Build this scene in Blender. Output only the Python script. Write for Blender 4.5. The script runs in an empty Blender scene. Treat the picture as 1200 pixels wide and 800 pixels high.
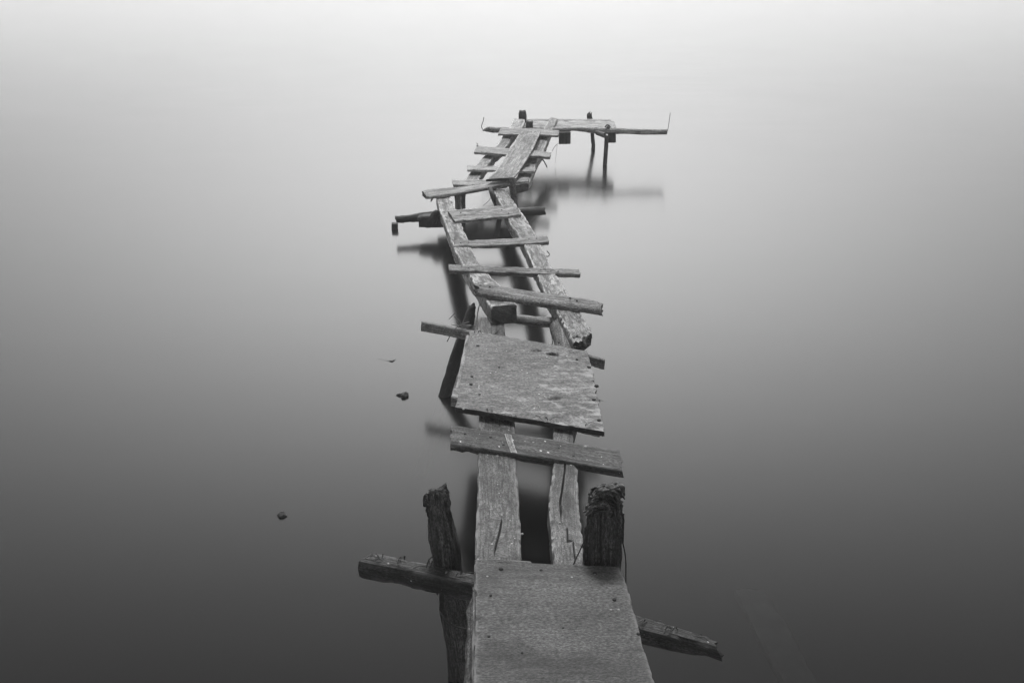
import bpy, math, random
from mathutils import Vector, noise

random.seed(7)
C = bpy.context.scene.collection
S = bpy.context.scene

# ------------------------------------------------------------------ camera
CAM_H = 2.2
F_PX = 1050.0                       # focal length in pixels of the 1200 px wide photograph
PITCH = math.atan(460.0 / F_PX)     # horizon just above the frame
cd = bpy.data.cameras.new('camera')
cam = bpy.data.objects.new('camera', cd)
C.objects.link(cam)
cd.sensor_fit = 'HORIZONTAL'
cd.sensor_width = 36.0
cd.lens = 36.0 * F_PX / 1200.0
cd.clip_start = 0.05
cd.clip_end = 6000.0
cam.location = (0, 0, CAM_H)
cam.rotation_euler = (math.pi / 2 - PITCH, 0, 0)
S.camera = cam

# ------------------------------------------------------------------ sky and sun (bright fog, monochrome photograph)
SUN_EL, SUN_AZ = 66.0, 0.0          # veiled sun, high, ahead of the camera
w = bpy.data.worlds.new('World')
S.world = w
w.use_nodes = True
nt = w.node_tree
nt.nodes.clear()
N, Lk = nt.nodes.new, nt.links.new
out = N('ShaderNodeOutputWorld')
bg = N('ShaderNodeBackground')
bg.inputs['Strength'].default_value = 0.1
sky = N('ShaderNodeTexSky')
sky.sky_type = 'NISHITA'
sky.sun_disc = False
sky.sun_elevation = math.radians(SUN_EL)
sky.sun_rotation = math.radians(SUN_AZ)
sky.air_density = 1.5
sky.dust_density = 6.0
bw = N('ShaderNodeRGBToBW')
Lk(sky.outputs[0], bw.inputs[0])
tc = N('ShaderNodeTexCoord')
sep = N('ShaderNodeSeparateXYZ')
Lk(tc.outputs['Generated'], sep.inputs[0])
def math_node(op, a, b=None, c=None):
    n = N('ShaderNodeMath')
    n.operation = op
    for k, v in enumerate((a, b, c)):
        if v is None:
            continue
        if isinstance(v, (int, float)):
            n.inputs[k].default_value = v
        else:
            Lk(v, n.inputs[k])
    return n.outputs[0]


# an even deck of cloud, the broad glow of fog lit from behind low over the lake, and the pale band of mist on the water
GLOW_EL, GLOW_WE, GLOW_WA, GLOW_A, DECK = 20.8, 11.5, 24.0, 33.0, 0.8
el_ = math_node('MAXIMUM', sep.outputs['Z'], 0.0)
eang = math_node('MULTIPLY', math_node('SUBTRACT', math_node('ARCSINE', math_node('MINIMUM', el_, 1.0)), math.radians(GLOW_EL)), 1 / math.radians(GLOW_WE))
aang = math_node('MULTIPLY', math_node('ARCTAN2', sep.outputs['X'], sep.outputs['Y']), 1 / math.radians(GLOW_WA))
gau = math_node('EXPONENT', math_node('MULTIPLY', math_node('ADD', math_node('MULTIPLY', eang, eang), math_node('MULTIPLY', aang, aang)), -0.5))
dim = math_node('MULTIPLY_ADD', math_node('EXPONENT', math_node('MULTIPLY', el_, -1.0 / math.sin(math.radians(24)))), -1.0, 1.0)
fog = math_node('MULTIPLY', math_node('EXPONENT', math_node('MULTIPLY', el_, -1.0 / math.sin(math.radians(9)))), 6.6)
sky_sum = math_node('MULTIPLY_ADD', math_node('MULTIPLY_ADD', gau, GLOW_A, DECK), dim, fog)
m3 = N('ShaderNodeMath'); m3.operation = 'MULTIPLY_ADD'
m3.inputs[1].default_value = 0.05
Lk(bw.outputs[0], m3.inputs[0]); Lk(sky_sum, m3.inputs[2])
Lk(m3.outputs[0], bg.inputs['Color'])
Lk(bg.outputs[0], out.inputs['Surface'])

sd = bpy.data.lights.new('sun', 'SUN')
sd.energy = 1.5
sd.angle = math.radians(11)
sun = bpy.data.objects.new('sun', sd)
C.objects.link(sun)
sun.location = (0, 8, 12)
sun.rotation_euler = (-(math.pi / 2 - math.radians(SUN_EL)), 0, -math.radians(SUN_AZ))

S.view_settings.view_transform = 'Standard'
S.view_settings.look = 'None'
S.view_settings.exposure = 1.0
S.view_settings.gamma = 1.0
S.render.engine = 'CYCLES'
S.cycles.use_denoising = True
S.cycles.max_bounces = 6
S.cycles.volume_bounces = 1
S.cycles.transparent_max_bounces = 8

# ------------------------------------------------------------------ surveying helpers: photo pixel -> point at a known height / distance
cs, sn = math.cos(PITCH), math.sin(PITCH)


def ray(x, y):
    a, b = (x - 600.0) / F_PX, (400.0 - y) / F_PX
    return Vector((a, cs + b * sn, -sn + b * cs))


def at(x, y, z=0.0):
    d = ray(x, y)
    return Vector((0, 0, CAM_H)) + d * ((z - CAM_H) / d.z)


def aty(x, y, Y):
    d = ray(x, y)
    return Vector((0, 0, CAM_H)) + d * (Y / d.y)


# ------------------------------------------------------------------ materials
def grey(v):
    return (v, v, v, 1)


def wood(name, dark, light, rough=0.7, speck=0.0, blotch=0.5, fine=220.0, bump=0.5, grain=55.0, wear=None, mott=.6, pits=.0, across=False, spec=.4, fx=9.0, fstr=1.0, stain=.8, edge=None, pscale=7.0):
    dark, light = dark * .72, light * .86
    edge = light * 2.0 if edge is None else edge
    m = bpy.data.materials.new(name)
    m.use_nodes = True
    t = m.node_tree
    N, Lk = t.nodes.new, t.links.new
    b = t.nodes['Principled BSDF']
    b.inputs['Roughness'].default_value = rough
    b.inputs['Specular IOR Level'].default_value = spec
    uv = N('ShaderNodeUVMap')
    oi = N('ShaderNodeObjectInfo')
    off = N('ShaderNodeVectorMath'); off.operation = 'MULTIPLY_ADD'
    Lk(oi.outputs['Random'], off.inputs[0])
    off.inputs[1].default_value = (37, 91, 13)
    Lk(uv.outputs[0], off.inputs[2])

    def ns(scale, detail, rgh=0.6, dist=0.0):
        mp = N('ShaderNodeMapping')
        mp.inputs['Scale'].default_value = (scale[1], scale[0], 1) if across else scale
        Lk(off.outputs[0], mp.inputs['Vector'])
        n = N('ShaderNodeTexNoise')
        n.inputs['Scale'].default_value = 1.0
        n.inputs['Detail'].default_value = detail
        n.inputs['Roughness'].default_value = rgh
        n.inputs['Distortion'].default_value = dist
        Lk(mp.outputs[0], n.inputs['Vector'])
        return n.outputs['Fac']

    def rmp(src, stops):
        r = N('ShaderNodeValToRGB')
        el = r.color_ramp.elements
        while len(el) < len(stops):
            el.new(0.5)
        for e, (p, v) in zip(el, stops):
            e.position = p
            e.color = grey(v)
        Lk(src, r.inputs[0])
        return r.outputs[0]

    def mul(a, bb, fac=1.0, mode='MULTIPLY'):
        x = N('ShaderNodeMix')
        x.data_type = 'RGBA'
        x.blend_type = mode
        if isinstance(fac, float):
            x.inputs[0].default_value = fac
        else:
            Lk(fac, x.inputs[0])
        for k, s in ((6, a), (7, bb)):
            if isinstance(s, float):
                x.inputs[k].default_value = grey(s)
            else:
                Lk(s, x.inputs[k])
        return x.outputs[2]
    g1 = ns((3.0, grain, 1), 5, 0.62, 0.25)
    g2 = ns((fx, fine, 1), 3)
    g3 = ns((14.0, 22.0, 1), 5, 0.65)
    col = rmp(g1, [(.28, dark), (.46, dark * .45 + light * .55), (.72, light)])
    col = mul(col, rmp(g2, [(.36, .5), (.52, 1.0), (.68, 1.3)]), fstr)
    col = mul(col, rmp(g3, [(.35, .32), (.5, .95), (.66, 1.35)]), blotch)
    # fine fuzz of raised fibres and dirt, and small dark pits
    g4 = ns((95.0, 210.0, 1), 4, 0.75)
    col = mul(col, rmp(g4, [(.38, .16), (.5, .90), (.62, 1.95)]), mott)
    if pits > 0:
        g5 = ns((pscale, pscale * 3.6, 1), 7, 0.74, 0.9)
        col = mul(col, rmp(g5, [(.39, .20), (.45, .45), (.50, 1.0)]), pits)
    # checks: thin dark splits along the grain
    ck = ns((1.6, grain * 1.7, 1), 2, 0.4)
    col = mul(col, rmp(ck, [(.0, 1.0), (.485, 1.0), (.5, .35), (.515, 1.0)]), 0.55)
    sc = ns((5.0, 5.0, 1), 3, 0.6)
    if wear:                        # bleached, flaking patches
        msk = rmp(ns((wear[0], wear[1], 1), 6, 0.7, 0.6), [(wear[2], 0.0), (wear[2] + .05, 1.0)])
        col = mul(col, wear[3], msk, 'MIX')
    if speck > 0:
        mp = N('ShaderNodeMapping')
        mp.inputs['Scale'].default_value = (42, 42, 1)
        Lk(off.outputs[0], mp.inputs['Vector'])
        v = N('ShaderNodeTexVoronoi')
        v.voronoi_dimensions = '2D'
        v.inputs['Scale'].default_value = 1.0
        Lk(mp.outputs[0], v.inputs['Vector'])
        sx = N('ShaderNodeSeparateColor')
        Lk(v.outputs['Color'], sx.inputs[0])
        thr = N('ShaderNodeMath'); thr.operation = 'MULTIPLY_ADD'   # only some cells carry a dropping
        Lk(sx.outputs[0], thr.inputs[0])
        thr.inputs[1].default_value = 1.0
        thr.inputs[2].default_value = speck - 1.0
        th2 = N('ShaderNodeMath'); th2.operation = 'MULTIPLY'
        Lk(thr.outputs[0], th2.inputs[0]); th2.inputs[1].default_value = 1.6
        lt = N('ShaderNodeMath'); lt.operation = 'LESS_THAN'
        Lk(v.outputs['Distance'], lt.inputs[0]); Lk(th2.outputs[0], lt.inputs[1])
        col = mul(col, 0.55, lt.outputs[0], 'MIX')
    g6 = ns((1.7, 4.5, 1), 4, 0.6, 0.5)           # broad stains
    col = mul(col, rmp(g6, [(.35, .42), (.47, .95), (.61, 1.28)]), stain)
    at_ = N('ShaderNodeAttribute')
    at_.attribute_name = 'worn'
    pw = N('ShaderNodeMath'); pw.operation = 'POWER'
    Lk(at_.outputs['Fac'], pw.inputs[0]); pw.inputs[1].default_value = 3.0
    pm = N('ShaderNodeMath'); pm.operation = 'MULTIPLY'
    Lk(pw.outputs[0], pm.inputs[0]); Lk(rmp(g3, [(.38, 0.0), (.60, .75)]), pm.inputs[1])
    wl = N('ShaderNodeMix')
    wl.data_type = 'RGBA'
    Lk(pm.outputs[0], wl.inputs[0]); Lk(col, wl.inputs[6]); wl.inputs[7].default_value = grey(edge)
    col = wl.outputs[2]
    # each piece a little lighter or darker than the next
    vr = N('ShaderNodeMapRange')
    Lk(oi.outputs['Random'], vr.inputs[0])
    vr.inputs[3].default_value = 0.78
    vr.inputs[4].default_value = 1.2
    cc = N('ShaderNodeCombineColor')
    for k in range(3):
        Lk(vr.outputs[0], cc.inputs[k])
    col = mul(col, cc.outputs[0])
    Lk(col, b.inputs['Base Color'])
    add = N('ShaderNodeMath'); add.operation = 'MULTIPLY_ADD'
    Lk(g2, add.inputs[0]); add.inputs[1].default_value = 0.35; Lk(g1, add.inputs[2])
    ad2 = N('ShaderNodeMath'); ad2.operation = 'MULTIPLY_ADD'
    Lk(g3, ad2.inputs[0]); ad2.inputs[1].default_value = 0.6; Lk(add.outputs[0], ad2.inputs[2])
    ad3 = N('ShaderNodeMath'); ad3.operation = 'MULTIPLY_ADD'
    Lk(g4, ad3.inputs[0]); ad3.inputs[1].default_value = 0.5; Lk(ad2.outputs[0], ad3.inputs[2])
    ad2 = ad3
    bp = N('ShaderNodeBump')
    bp.inputs['Strength'].default_value = bump
    bp.inputs['Distance'].default_value = 0.008
    Lk(ad2.outputs[0], bp.inputs['Height'])
    Lk(bp.outputs[0], b.inputs['Normal'])
    return m


def plain(name, v, rough=0.6, metal=0.0, nscale=60.0, var=0.4):
    m = bpy.data.materials.new(name)
    m.use_nodes = True
    t = m.node_tree
    b = t.nodes['Principled BSDF']
    b.inputs['Roughness'].default_value = rough
    b.inputs['Metallic'].default_value = metal
    n = t.nodes.new('ShaderNodeTexNoise')
    n.inputs['Scale'].default_value = nscale
    n.inputs['Detail'].default_value = 4
    tcn = t.nodes.new('ShaderNodeTexCoord')
    t.links.new(tcn.outputs['Object'], n.inputs['Vector'])
    r = t.nodes.new('ShaderNodeValToRGB')
    r.color_ramp.elements[0].position = .3
    r.color_ramp.elements[1].position = .7
    r.color_ramp.elements[0].color = grey(v * (1 - var))
    r.color_ramp.elements[1].color = grey(v * (1 + var))
    t.links.new(n.outputs[0], r.inputs[0])
    t.links.new(r.outputs[0], b.inputs['Base Color'])
    return m


M = {
    'board': wood('fibrous_board', .070, .098, speck=.012, blotch=.35, grain=24, fine=170, bump=.45, across=True, mott=.78, fx=45.0, fstr=.5, stain=.75, pits=.25, pscale=2.2),
    'sheet': wood('weathered_plywood', .145, .19, speck=.09, blotch=.45, grain=14, fine=130, bump=.5, mott=.8, pits=.28, pscale=13.0, fx=22.0, fstr=.5, stain=.5, edge=.36),
    'near': wood('damp_grey_wood', .058, .16, speck=.09, blotch=.6, grain=45, fine=240, bump=.7, mott=.8),
    'strip': wood('dark_plank_wood', .022, .098, speck=.11, blotch=.7, grain=60, fine=260, bump=.7, mott=.9),
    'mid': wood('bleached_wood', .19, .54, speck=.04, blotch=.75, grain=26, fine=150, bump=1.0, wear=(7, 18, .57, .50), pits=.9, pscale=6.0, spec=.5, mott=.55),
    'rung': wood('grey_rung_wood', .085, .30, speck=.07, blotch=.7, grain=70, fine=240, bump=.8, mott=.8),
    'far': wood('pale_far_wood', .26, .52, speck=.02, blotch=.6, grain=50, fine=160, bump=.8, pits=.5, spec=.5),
    'dark': wood('wet_dark_wood', .008, .036, rough=.55, speck=.06, blotch=.9, grain=55, fine=200, bump=1.0, mott=1.0),
    'bark': wood('torn_fibre_wood', .02, .14, rough=.8, speck=.02, blotch=.9, grain=60, fine=220, bump=1.0, mott=1.0),
    'beam': wood('damp_beam_wood', .016, .075, rough=.65, speck=.07, blotch=.9, grain=55, fine=200, bump=1.0, mott=1.0),
    'post': wood('far_post_wood', .03, .12, rough=.8, blotch=.8, grain=40, fine=160, bump=.7),
    'end': wood('end_grain', .015, .055, blotch=.9, grain=60, fine=60, bump=.9),
    'endl': wood('pale_end_grain', .05, .16, blotch=.9, grain=60, fine=60, bump=.7),
    'wire': plain('rusty_wire', .03, .6, .4),
    'wire_new': plain('grey_wire', .16, .45, .3),
    'rust': plain('rusted_nail', .018, .8, .2),
    'nail': plain('nail_metal', .28, .6, .1),
    'paint': wood('worn_white_paint', .16, .40, blotch=.9, grain=20, fine=90, bump=.4),
    'stone': plain('dark_stone', .03, .7, 0, 30, .6),
    'chunk': wood('driftwood', .06, .24, blotch=.8, grain=40, fine=100),
    'sunk': plain('algae_covered_wood', .2, .9, 0, 12, .25),
}


# ------------------------------------------------------------------ mesh builders
def link(name, verts, faces, uvs, mids, mats, parent, label=None, sharp=38, worn=None):
    me = bpy.data.meshes.new(name)
    me.from_pydata([tuple(v) for v in verts], [], faces)
    for mm in mats:
        me.materials.append(mm)
    ul = me.uv_layers.new(name='UVMap')
    k = 0
    for p, fu in zip(me.polygons, uvs):
        for c in fu:
            ul.data[k].uv = c
            k += 1
    me.polygons.foreach_set('material_index', mids)
    me.polygons.foreach_set('use_smooth', [True] * len(faces))
    if worn:
        me.attributes.new('worn', 'FLOAT', 'POINT').data.foreach_set('value', worn + [0.0] * (len(verts) - len(worn)))
    me.set_sharp_from_angle(angle=math.radians(sharp))
    me.update()
    o = bpy.data.objects.new(name, me)
    C.objects.link(o)
    if parent is not None:
        o.parent = parent
        o.matrix_parent_inverse = parent.matrix_world.inverted()
    if label:
        o['label'] = label
    return o


def cr(pts, s):
    """Catmull-Rom through a list of values (float or Vector) at parameter s in 0..len-1."""
    n = len(pts)
    if n == 1:
        return pts[0]
    i = min(int(s), n - 2)
    f = s - i
    p1, p2 = pts[i], pts[i + 1]
    p0 = pts[i - 1] if i > 0 else p1 + (p1 - p2)
    p3 = pts[i + 2] if i + 2 < n else p2 + (p2 - p1)
    return 0.5 * ((2 * p1) + (p2 - p0) * f + (2 * p0 - 5 * p1 + 4 * p2 - p3) * f * f + (3 * p1 - p0 - 3 * p2 + p3) * f ** 3)


def fr(x, y, z, o=3):
    return noise.fractal(Vector((x, y, z)), 0.9, 2.0, o)


def sweep(name, ring_at, nst, length, mats, parent, label, amp, jag, seed, ridge=0.0008, chips=0.0, tang=None, sharp=38, per=None, groove=0.0):
    """ring_at(f) -> list of (point, outward, corner, perimeter metres) at 0..1 along the piece."""
    verts, faces, uvs, mids = [], [], [], []
    rows = []
    base_ring = ring_at(0.0)
    uo, vo = random.random() * 50, random.random() * 50
    for k in range(nst + 1):
        f = k / nst
        ring = ring_at(f)
        s = f * length
        row = []
        for (p, o, cn, v) in ring:
            q = p.copy()
            d = amp * fr(s * 5 + seed, v * 14 + seed * 3, 1.7) + ridge * noise.noise(Vector((s * 6, v * 160, seed)))
            if groove:
                gq = noise.noise(Vector((s * 2.5 + seed, v * 62, seed * 2)))
                d -= groove * max(0.0, abs(gq) * -3.2 + 1.0)
            if cn and chips:
                c = fr(s * 16 + seed * 5, v * 9, 4.2, 4)
                d -= chips * max(0.0, c) * 1.6
            q += o * d
            if k in (0, nst) and jag:
                tg = tang(f)
                e = fr(v * 26 + seed, k * 3.1 + seed, 8.8, 4) * jag
                q += tg * (e if k else -e)
            row.append((q, s, v))
        rows.append(row)
    m = len(rows[0])
    worn = [1.0 if cn else 0.0 for k in range(nst + 1) for (_, _, cn, _) in base_ring]
    for row in rows:
        for (q, s, v) in row:
            verts.append(q)
    for k in range(nst):
        for j in range(m):
            j2 = (j + 1) % m
            faces.append((k * m + j, k * m + j2, (k + 1) * m + j2, (k + 1) * m + j))
            a, b = rows[k][j], rows[k][j2]
            c, d = rows[k + 1][j2], rows[k + 1][j]
            v2 = b[2] if j2 else per
            uvs.append([(a[1] + uo, a[2] + vo), (a[1] + uo, v2 + vo), (c[1] + uo, v2 + vo), (d[1] + uo, d[2] + vo)])
            mids.append(0)
    ei = 1 if len(mats) > 1 else 0
    for k in (0, nst):
        base = k * m
        cen = Vector((0, 0, 0))
        for (q, s, v) in rows[k]:
            cen += q
        cen /= m
        tg = tang(0.0 if k == 0 else 1.0)
        sgn = 1 if k else -1
        ax = (rows[k][0][0] - cen)
        ax = (ax - tg * ax.dot(tg)).normalized()
        ay = tg.cross(ax)
        rings = [list(range(base, base + m))]
        for g in (0.62, 0.28):
            st = len(verts)
            for j, (q, s, v) in enumerate(rows[k]):
                p = cen + (q - cen) * g
                p += tg * sgn * (fr(p.x * 40 + seed, p.y * 40, p.z * 40, 4) * jag * 0.8)
                verts.append(p)
            rings.append(list(range(st, st + m)))
        verts.append(cen)
        ci = len(verts) - 1

        def cu(i):
            q = verts[i] - cen
            return (q.dot(ax) + uo, q.dot(ay) + vo)
        for a, b in zip(rings[:-1], rings[1:]):
            for j in range(m):
                j2 = (j + 1) % m
                fc = (a[j], b[j], b[j2], a[j2]) if k else (a[j], a[j2], b[j2], b[j])
                faces.append(fc)
                uvs.append([cu(i) for i in fc])
                mids.append(ei)
        a = rings[-1]
        for j in range(m):
            j2 = (j + 1) % m
            fc = (a[j], ci, a[j2]) if k else (a[j], a[j2], ci)
            faces.append(fc)
            uvs.append([cu(i) for i in fc])
            mids.append(ei)
    return link(name, verts, faces, uvs, mids, mats, parent, label, sharp, worn)


def beam(name, L, R, z, t, mats, parent, label=None, amp=.003, cham=.006, rnd=0.0, jag=.006, chips=.006,
         step=.03, cracks=(), zr=None, nt_=7, ns_=3, ridge=.0008, seed=None, flip=False):
    """A timber from its top face: the left and right edges (photo pixels) at height z, thickness t downwards."""
    seed = random.random() * 100 if seed is None else seed
    n = len(L)
    zs = list(z) if hasattr(z, '__len__') else [z] * n
    zrs = zs if zr is None else (list(zr) if hasattr(zr, '__len__') else [zr] * n)
    ts = list(t) if hasattr(t, '__len__') else [t] * n
    PL = [at(x, y, q) for (x, y), q in zip(L, zs)]
    PR = [at(x, y, q) for (x, y), q in zip(R, zrs)]
    mid = [(a + b) / 2 for a, b in zip(PL, PR)]
    length = sum((b - a).length for a, b in zip(mid[:-1], mid[1:]))
    nst = max(6, int(length / step))

    def fr_(f):
        s = f * (n - 1)
        return cr(PL, s), cr(PR, s), cr(ts, s)

    def tang(f):
        e = 0.01
        a0, b0, _ = fr_(max(0, f - e))
        a1, b1, _ = fr_(min(1, f + e))
        return ((a1 + b1) - (a0 + b0)).normalized()
    w0 = sum((a - b).length for a, b in zip(PL, PR)) / n
    t0 = sum(ts) / n
    cw, ct = min(cham / w0, .3), min(cham / t0, .3)
    sec = []
    if rnd > 0:
        pw = 2.0 / rnd              # rnd 1 = ellipse, smaller = squarer
        K = 20
        for i in range(K):
            an = -math.pi * 0.75 + 2 * math.pi * i / K
            c, s_ = math.cos(an), math.sin(an)
            r = (abs(c) ** pw + abs(s_) ** pw) ** (-1 / pw)
            sec.append((.5 + .5 * r * c, .5 + .5 * r * s_, 0))
    else:
        for i in range(nt_):
            sec.append((cw + (1 - 2 * cw) * i / (nt_ - 1), 0.0, 1 if i in (0, nt_ - 1) else 0))
        for i in range(ns_):
            sec.append((1.0, ct + (1 - 2 * ct) * i / (ns_ - 1), 1 if i in (0, ns_ - 1) else 0))
        for i in range(4):
            sec.append((1 - cw - (1 - 2 * cw) * i / 3, 1.0, 1 if i in (0, 3) else 0))
        for i in range(ns_):
            sec.append((0.0, 1 - ct - (1 - 2 * ct) * i / (ns_ - 1), 1 if i in (0, ns_ - 1) else 0))
    peri, acc = [], 0.0
    for i, (a, b, c) in enumerate(sec):
        if i:
            acc += math.hypot((a - sec[i - 1][0]) * w0, (b - sec[i - 1][1]) * t0)
        peri.append(acc)
    per = acc + math.hypot((sec[0][0] - sec[-1][0]) * w0, (sec[0][1] - sec[-1][1]) * t0)

    def ring_at(f):
        a, b, th = fr_(f)
        W = b - a
        tg = tang(f)
        nrm = W.cross(tg).normalized()
        if nrm.z < 0:
            nrm = -nrm
        Wn = W.normalized()
        res = []
        for (u, v, c), pm in zip(sec, peri):
            p = a + W * u - nrm * (th * v)
            o = (Wn * ((u - .5) * 2) ** 3 + nrm * ((.5 - v) * 2) ** 3)
            o = o.normalized() if o.length > 1e-6 else nrm
            res.append((p, o, c, pm))
        for (f0, f1, u0, u1, wd, dp) in cracks:        # a real split sunk into the top face
            if f0 <= f <= f1:
                g = (f - f0) / (f1 - f0)
                uc = u0 + (u1 - u0) * g + .03 * noise.noise(Vector((f * 22, u0 * 9, seed)))
                fade = min(1, 6 * g, 6 * (1 - g))
                # move the three top columns around the split
                cols = sorted(range(nt_), key=lambda i: abs(sec[i][0] - (u0 + u1) / 2))[0]
                for off, dd in ((-1, 0), (0, 1), (1, 0)):
                    j = cols + off
                    if 0 < j < nt_ - 1:
                        uu = uc + off * wd / w0 * .5 * max(.35, fade)
                        p = a + W * uu - nrm * (dp * dd * fade)
                        res[j] = (p, nrm * 0.0001, 0, res[j][3])
        return res
    return sweep(name, ring_at, nst, length, mats, parent, label, amp, jag, seed, ridge, chips, tang, per=per)


def tube(name, pts, rad, mats, parent, label=None, K=14, sq=1.0, amp=.004, jag=.008, step=.02, ratio=1.0, ridge=.0015, seed=None, sharp=45, groove=0.0):
    """A round or squarish pole through world points; rad per point; ratio = depth / width."""
    seed = random.random() * 100 if seed is None else seed
    pts = [Vector(p) for p in pts]
    n = len(pts)
    rd = list(rad) if hasattr(rad, '__len__') else [rad] * n
    length = sum((b - a).length for a, b in zip(pts[:-1], pts[1:]))
    nst = max(4, min(160, int(length / step)))
    pw = 2.0 / sq

    def tang(f):
        a, b = cr(pts, max(0, f - .01) * (n - 1)), cr(pts, min(1, f + .01) * (n - 1))
        return (b - a).normalized()
    ref = Vector((0, 1, 0)) if abs(tang(0.5).y) < .8 else Vector((0, 0, 1))

    def ring_at(f):
        p, r, tg = cr(pts, f * (n - 1)), cr(rd, f * (n - 1)), tang(f)
        ax = ref.cross(tg).normalized()
        ay = tg.cross(ax)
        res = []
        for i in range(K):
            an = math.pi / 4 + 2 * math.pi * i / K
            c, s_ = math.cos(an), math.sin(an)
            k = (abs(c) ** pw + abs(s_) ** pw) ** (-1 / pw)
            o = ax * (c * k) + ay * (s_ * k * ratio)
            res.append((p + o * r, o.normalized(), 0, r * 2 * math.pi * i / K))
        return res
    return sweep(name, ring_at, nst, length, mats, parent, label, amp, jag, seed, ridge, 0, tang, sharp, per=2 * math.pi * sum(rd) / n, groove=groove)


def wire(name, pts, r, parent, mat='wire', label=None, K=5):
    pts = [Vector(p) for p in pts]
    n = len(pts)
    nst = max(6, 6 * (n - 1))
    verts, faces, uvs = [], [], []
    for k in range(nst + 1):
        f = k / nst * (n - 1)
        p = cr(pts, f)
        tg = (cr(pts, min(n - 1, f + .05)) - cr(pts, max(0, f - .05))).normalized()
        ref = Vector((0, 0, 1)) if abs(tg.z) < .9 else Vector((1, 0, 0))
        ax = ref.cross(tg).normalized()
        ay = tg.cross(ax)
        for i in range(K):
            an = 2 * math.pi * i / K
            verts.append(p + (ax * math.cos(an) + ay * math.sin(an)) * r)
    for k in range(nst):
        for j in range(K):
            j2 = (j + 1) % K
            faces.append((k * K + j, k * K + j2, (k + 1) * K + j2, (k + 1) * K + j))
    faces.append(tuple(range(K - 1, -1, -1)))
    faces.append(tuple(nst * K + i for i in range(K)))
    for fc in faces:
        uvs.append([(0, 0)] * len(fc))
    return link(name, verts, faces, uvs, [0] * len(faces), [M[mat]], parent, label, 80)


NAIL = {}


def nail(p, parent, r=.006, mat='nail'):
    """A nail head: a low dome; all share one mesh."""
    if mat not in NAIL:
        verts, faces = [], []
        K = 8
        for (rr, h) in ((1, -.6), (1, .1), (.75, .5), (.3, .62)):
            for i in range(K):
                an = 2 * math.pi * i / K
                verts.append((rr * math.cos(an), rr * math.sin(an), h))
        for a in range(3):
            for i in range(K):
                j = (i + 1) % K
                faces.append((a * K + i, a * K + j, (a + 1) * K + j, (a + 1) * K + i))
        faces.append(tuple(3 * K + i for i in range(K)))
        me = bpy.data.meshes.new('nail')
        me.from_pydata(verts, [], faces)
        me.materials.append(M[mat])
        me.polygons.foreach_set('use_smooth', [True] * len(faces))
        NAIL[mat] = me
    o = bpy.data.objects.new('nail', NAIL[mat])
    C.objects.link(o)
    o.location = p
    o.scale = (r, r, r * .7)
    o.parent = parent
    o.matrix_parent_inverse = parent.matrix_world.inverted()
    return o


def tag(o, label, cat, kind=None, group=None):
    if label:
        o['label'] = label
    if cat:
        o['category'] = cat
    if kind:
        o['kind'] = kind
    if group:
        o['group'] = group


# ------------------------------------------------------------------ setting: lake, lake bed
def sheet_grid(name, x0, x1, y0, y1, z, mat):
    me = bpy.data.meshes.new(name)
    me.from_pydata([(x0, y0, z), (x1, y0, z), (x1, y1, z), (x0, y1, z)], [], [(0, 1, 2, 3)])
    me.materials.append(mat)
    o = bpy.data.objects.new(name, me)
    C.objects.link(o)
    o['kind'] = 'structure'
    return o


wm = bpy.data.materials.new('still_water')
wm.use_nodes = True
t = wm.node_tree
t.nodes.clear()
N, Lk = t.nodes.new, t.links.new
mo = N('ShaderNodeOutputMaterial')
gl = N('ShaderNodeBsdfGlossy')
gl.inputs['Color'].default_value = grey(1)
df = N('ShaderNodeBsdfDiffuse')
df.inputs['Color'].default_value = grey(.002)
tr = N('ShaderNodeBsdfTransparent')
tr.inputs['Color'].default_value = grey(1)
body = N('ShaderNodeMixShader')
body.inputs[0].default_value = 0.12
Lk(df.outputs[0], body.inputs[1]); Lk(tr.outputs[0], body.inputs[2])
fz = N('ShaderNodeFresnel')
fz.inputs['IOR'].default_value = 1.33
mx = N('ShaderNodeMixShader')
Lk(fz.outputs[0], mx.inputs[0]); Lk(body.outputs[0], mx.inputs[1]); Lk(gl.outputs[0], mx.inputs[2])
Lk(mx.outputs[0], mo.inputs['Surface'])
tcn = N('ShaderNodeTexCoord')
mp = N('ShaderNodeMapping')
mp.inputs['Scale'].default_value = (.55, 3.2, 1)
mp.inputs['Rotation'].default_value = (0, 0, math.radians(-6))
Lk(tcn.outputs['Object'], mp.inputs['Vector'])
nz = N('ShaderNodeTexNoise')
nz.inputs['Scale'].default_value = 1.0
nz.inputs['Detail'].default_value = 4
Lk(mp.outputs[0], nz.inputs['Vector'])
rr = N('ShaderNodeMapRange')        # averaged wind ruffles: patches of softer and sharper mirror
rr.inputs['From Min'].default_value = .3
rr.inputs['From Max'].default_value = .7
rr.inputs['To Min'].default_value = .15
rr.inputs['To Max'].default_value = .18
Lk(nz.outputs[0], rr.inputs['Value'])
Lk(rr.outputs[0], gl.inputs['Roughness'])
bp = N('ShaderNodeBump')
bp.inputs['Strength'].default_value = 0.005
bp.inputs['Distance'].default_value = 0.02
Lk(nz.outputs[0], bp.inputs['Height'])
Lk(bp.outputs[0], gl.inputs['Normal'])
sheet_grid('water', -900, 900, -60, 1800, 0.0, wm)
sheet_grid('lake_bed', -900, 900, -60, 1800, -0.9, plain('lake_mud', .012, .95, 0, 1.5, .3))

# ------------------------------------------------------------------ the jetty
J = bpy.data.objects.new('wooden_jetty', None)
C.objects.link(J)
J.location = at(620, 600, 0)
bpy.context.view_layer.update()
tag(J, 'long rickety jetty of weathered planks, beams and poles running out over still water', 'jetty')
E_, EL = M['end'], M['endl']


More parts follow.
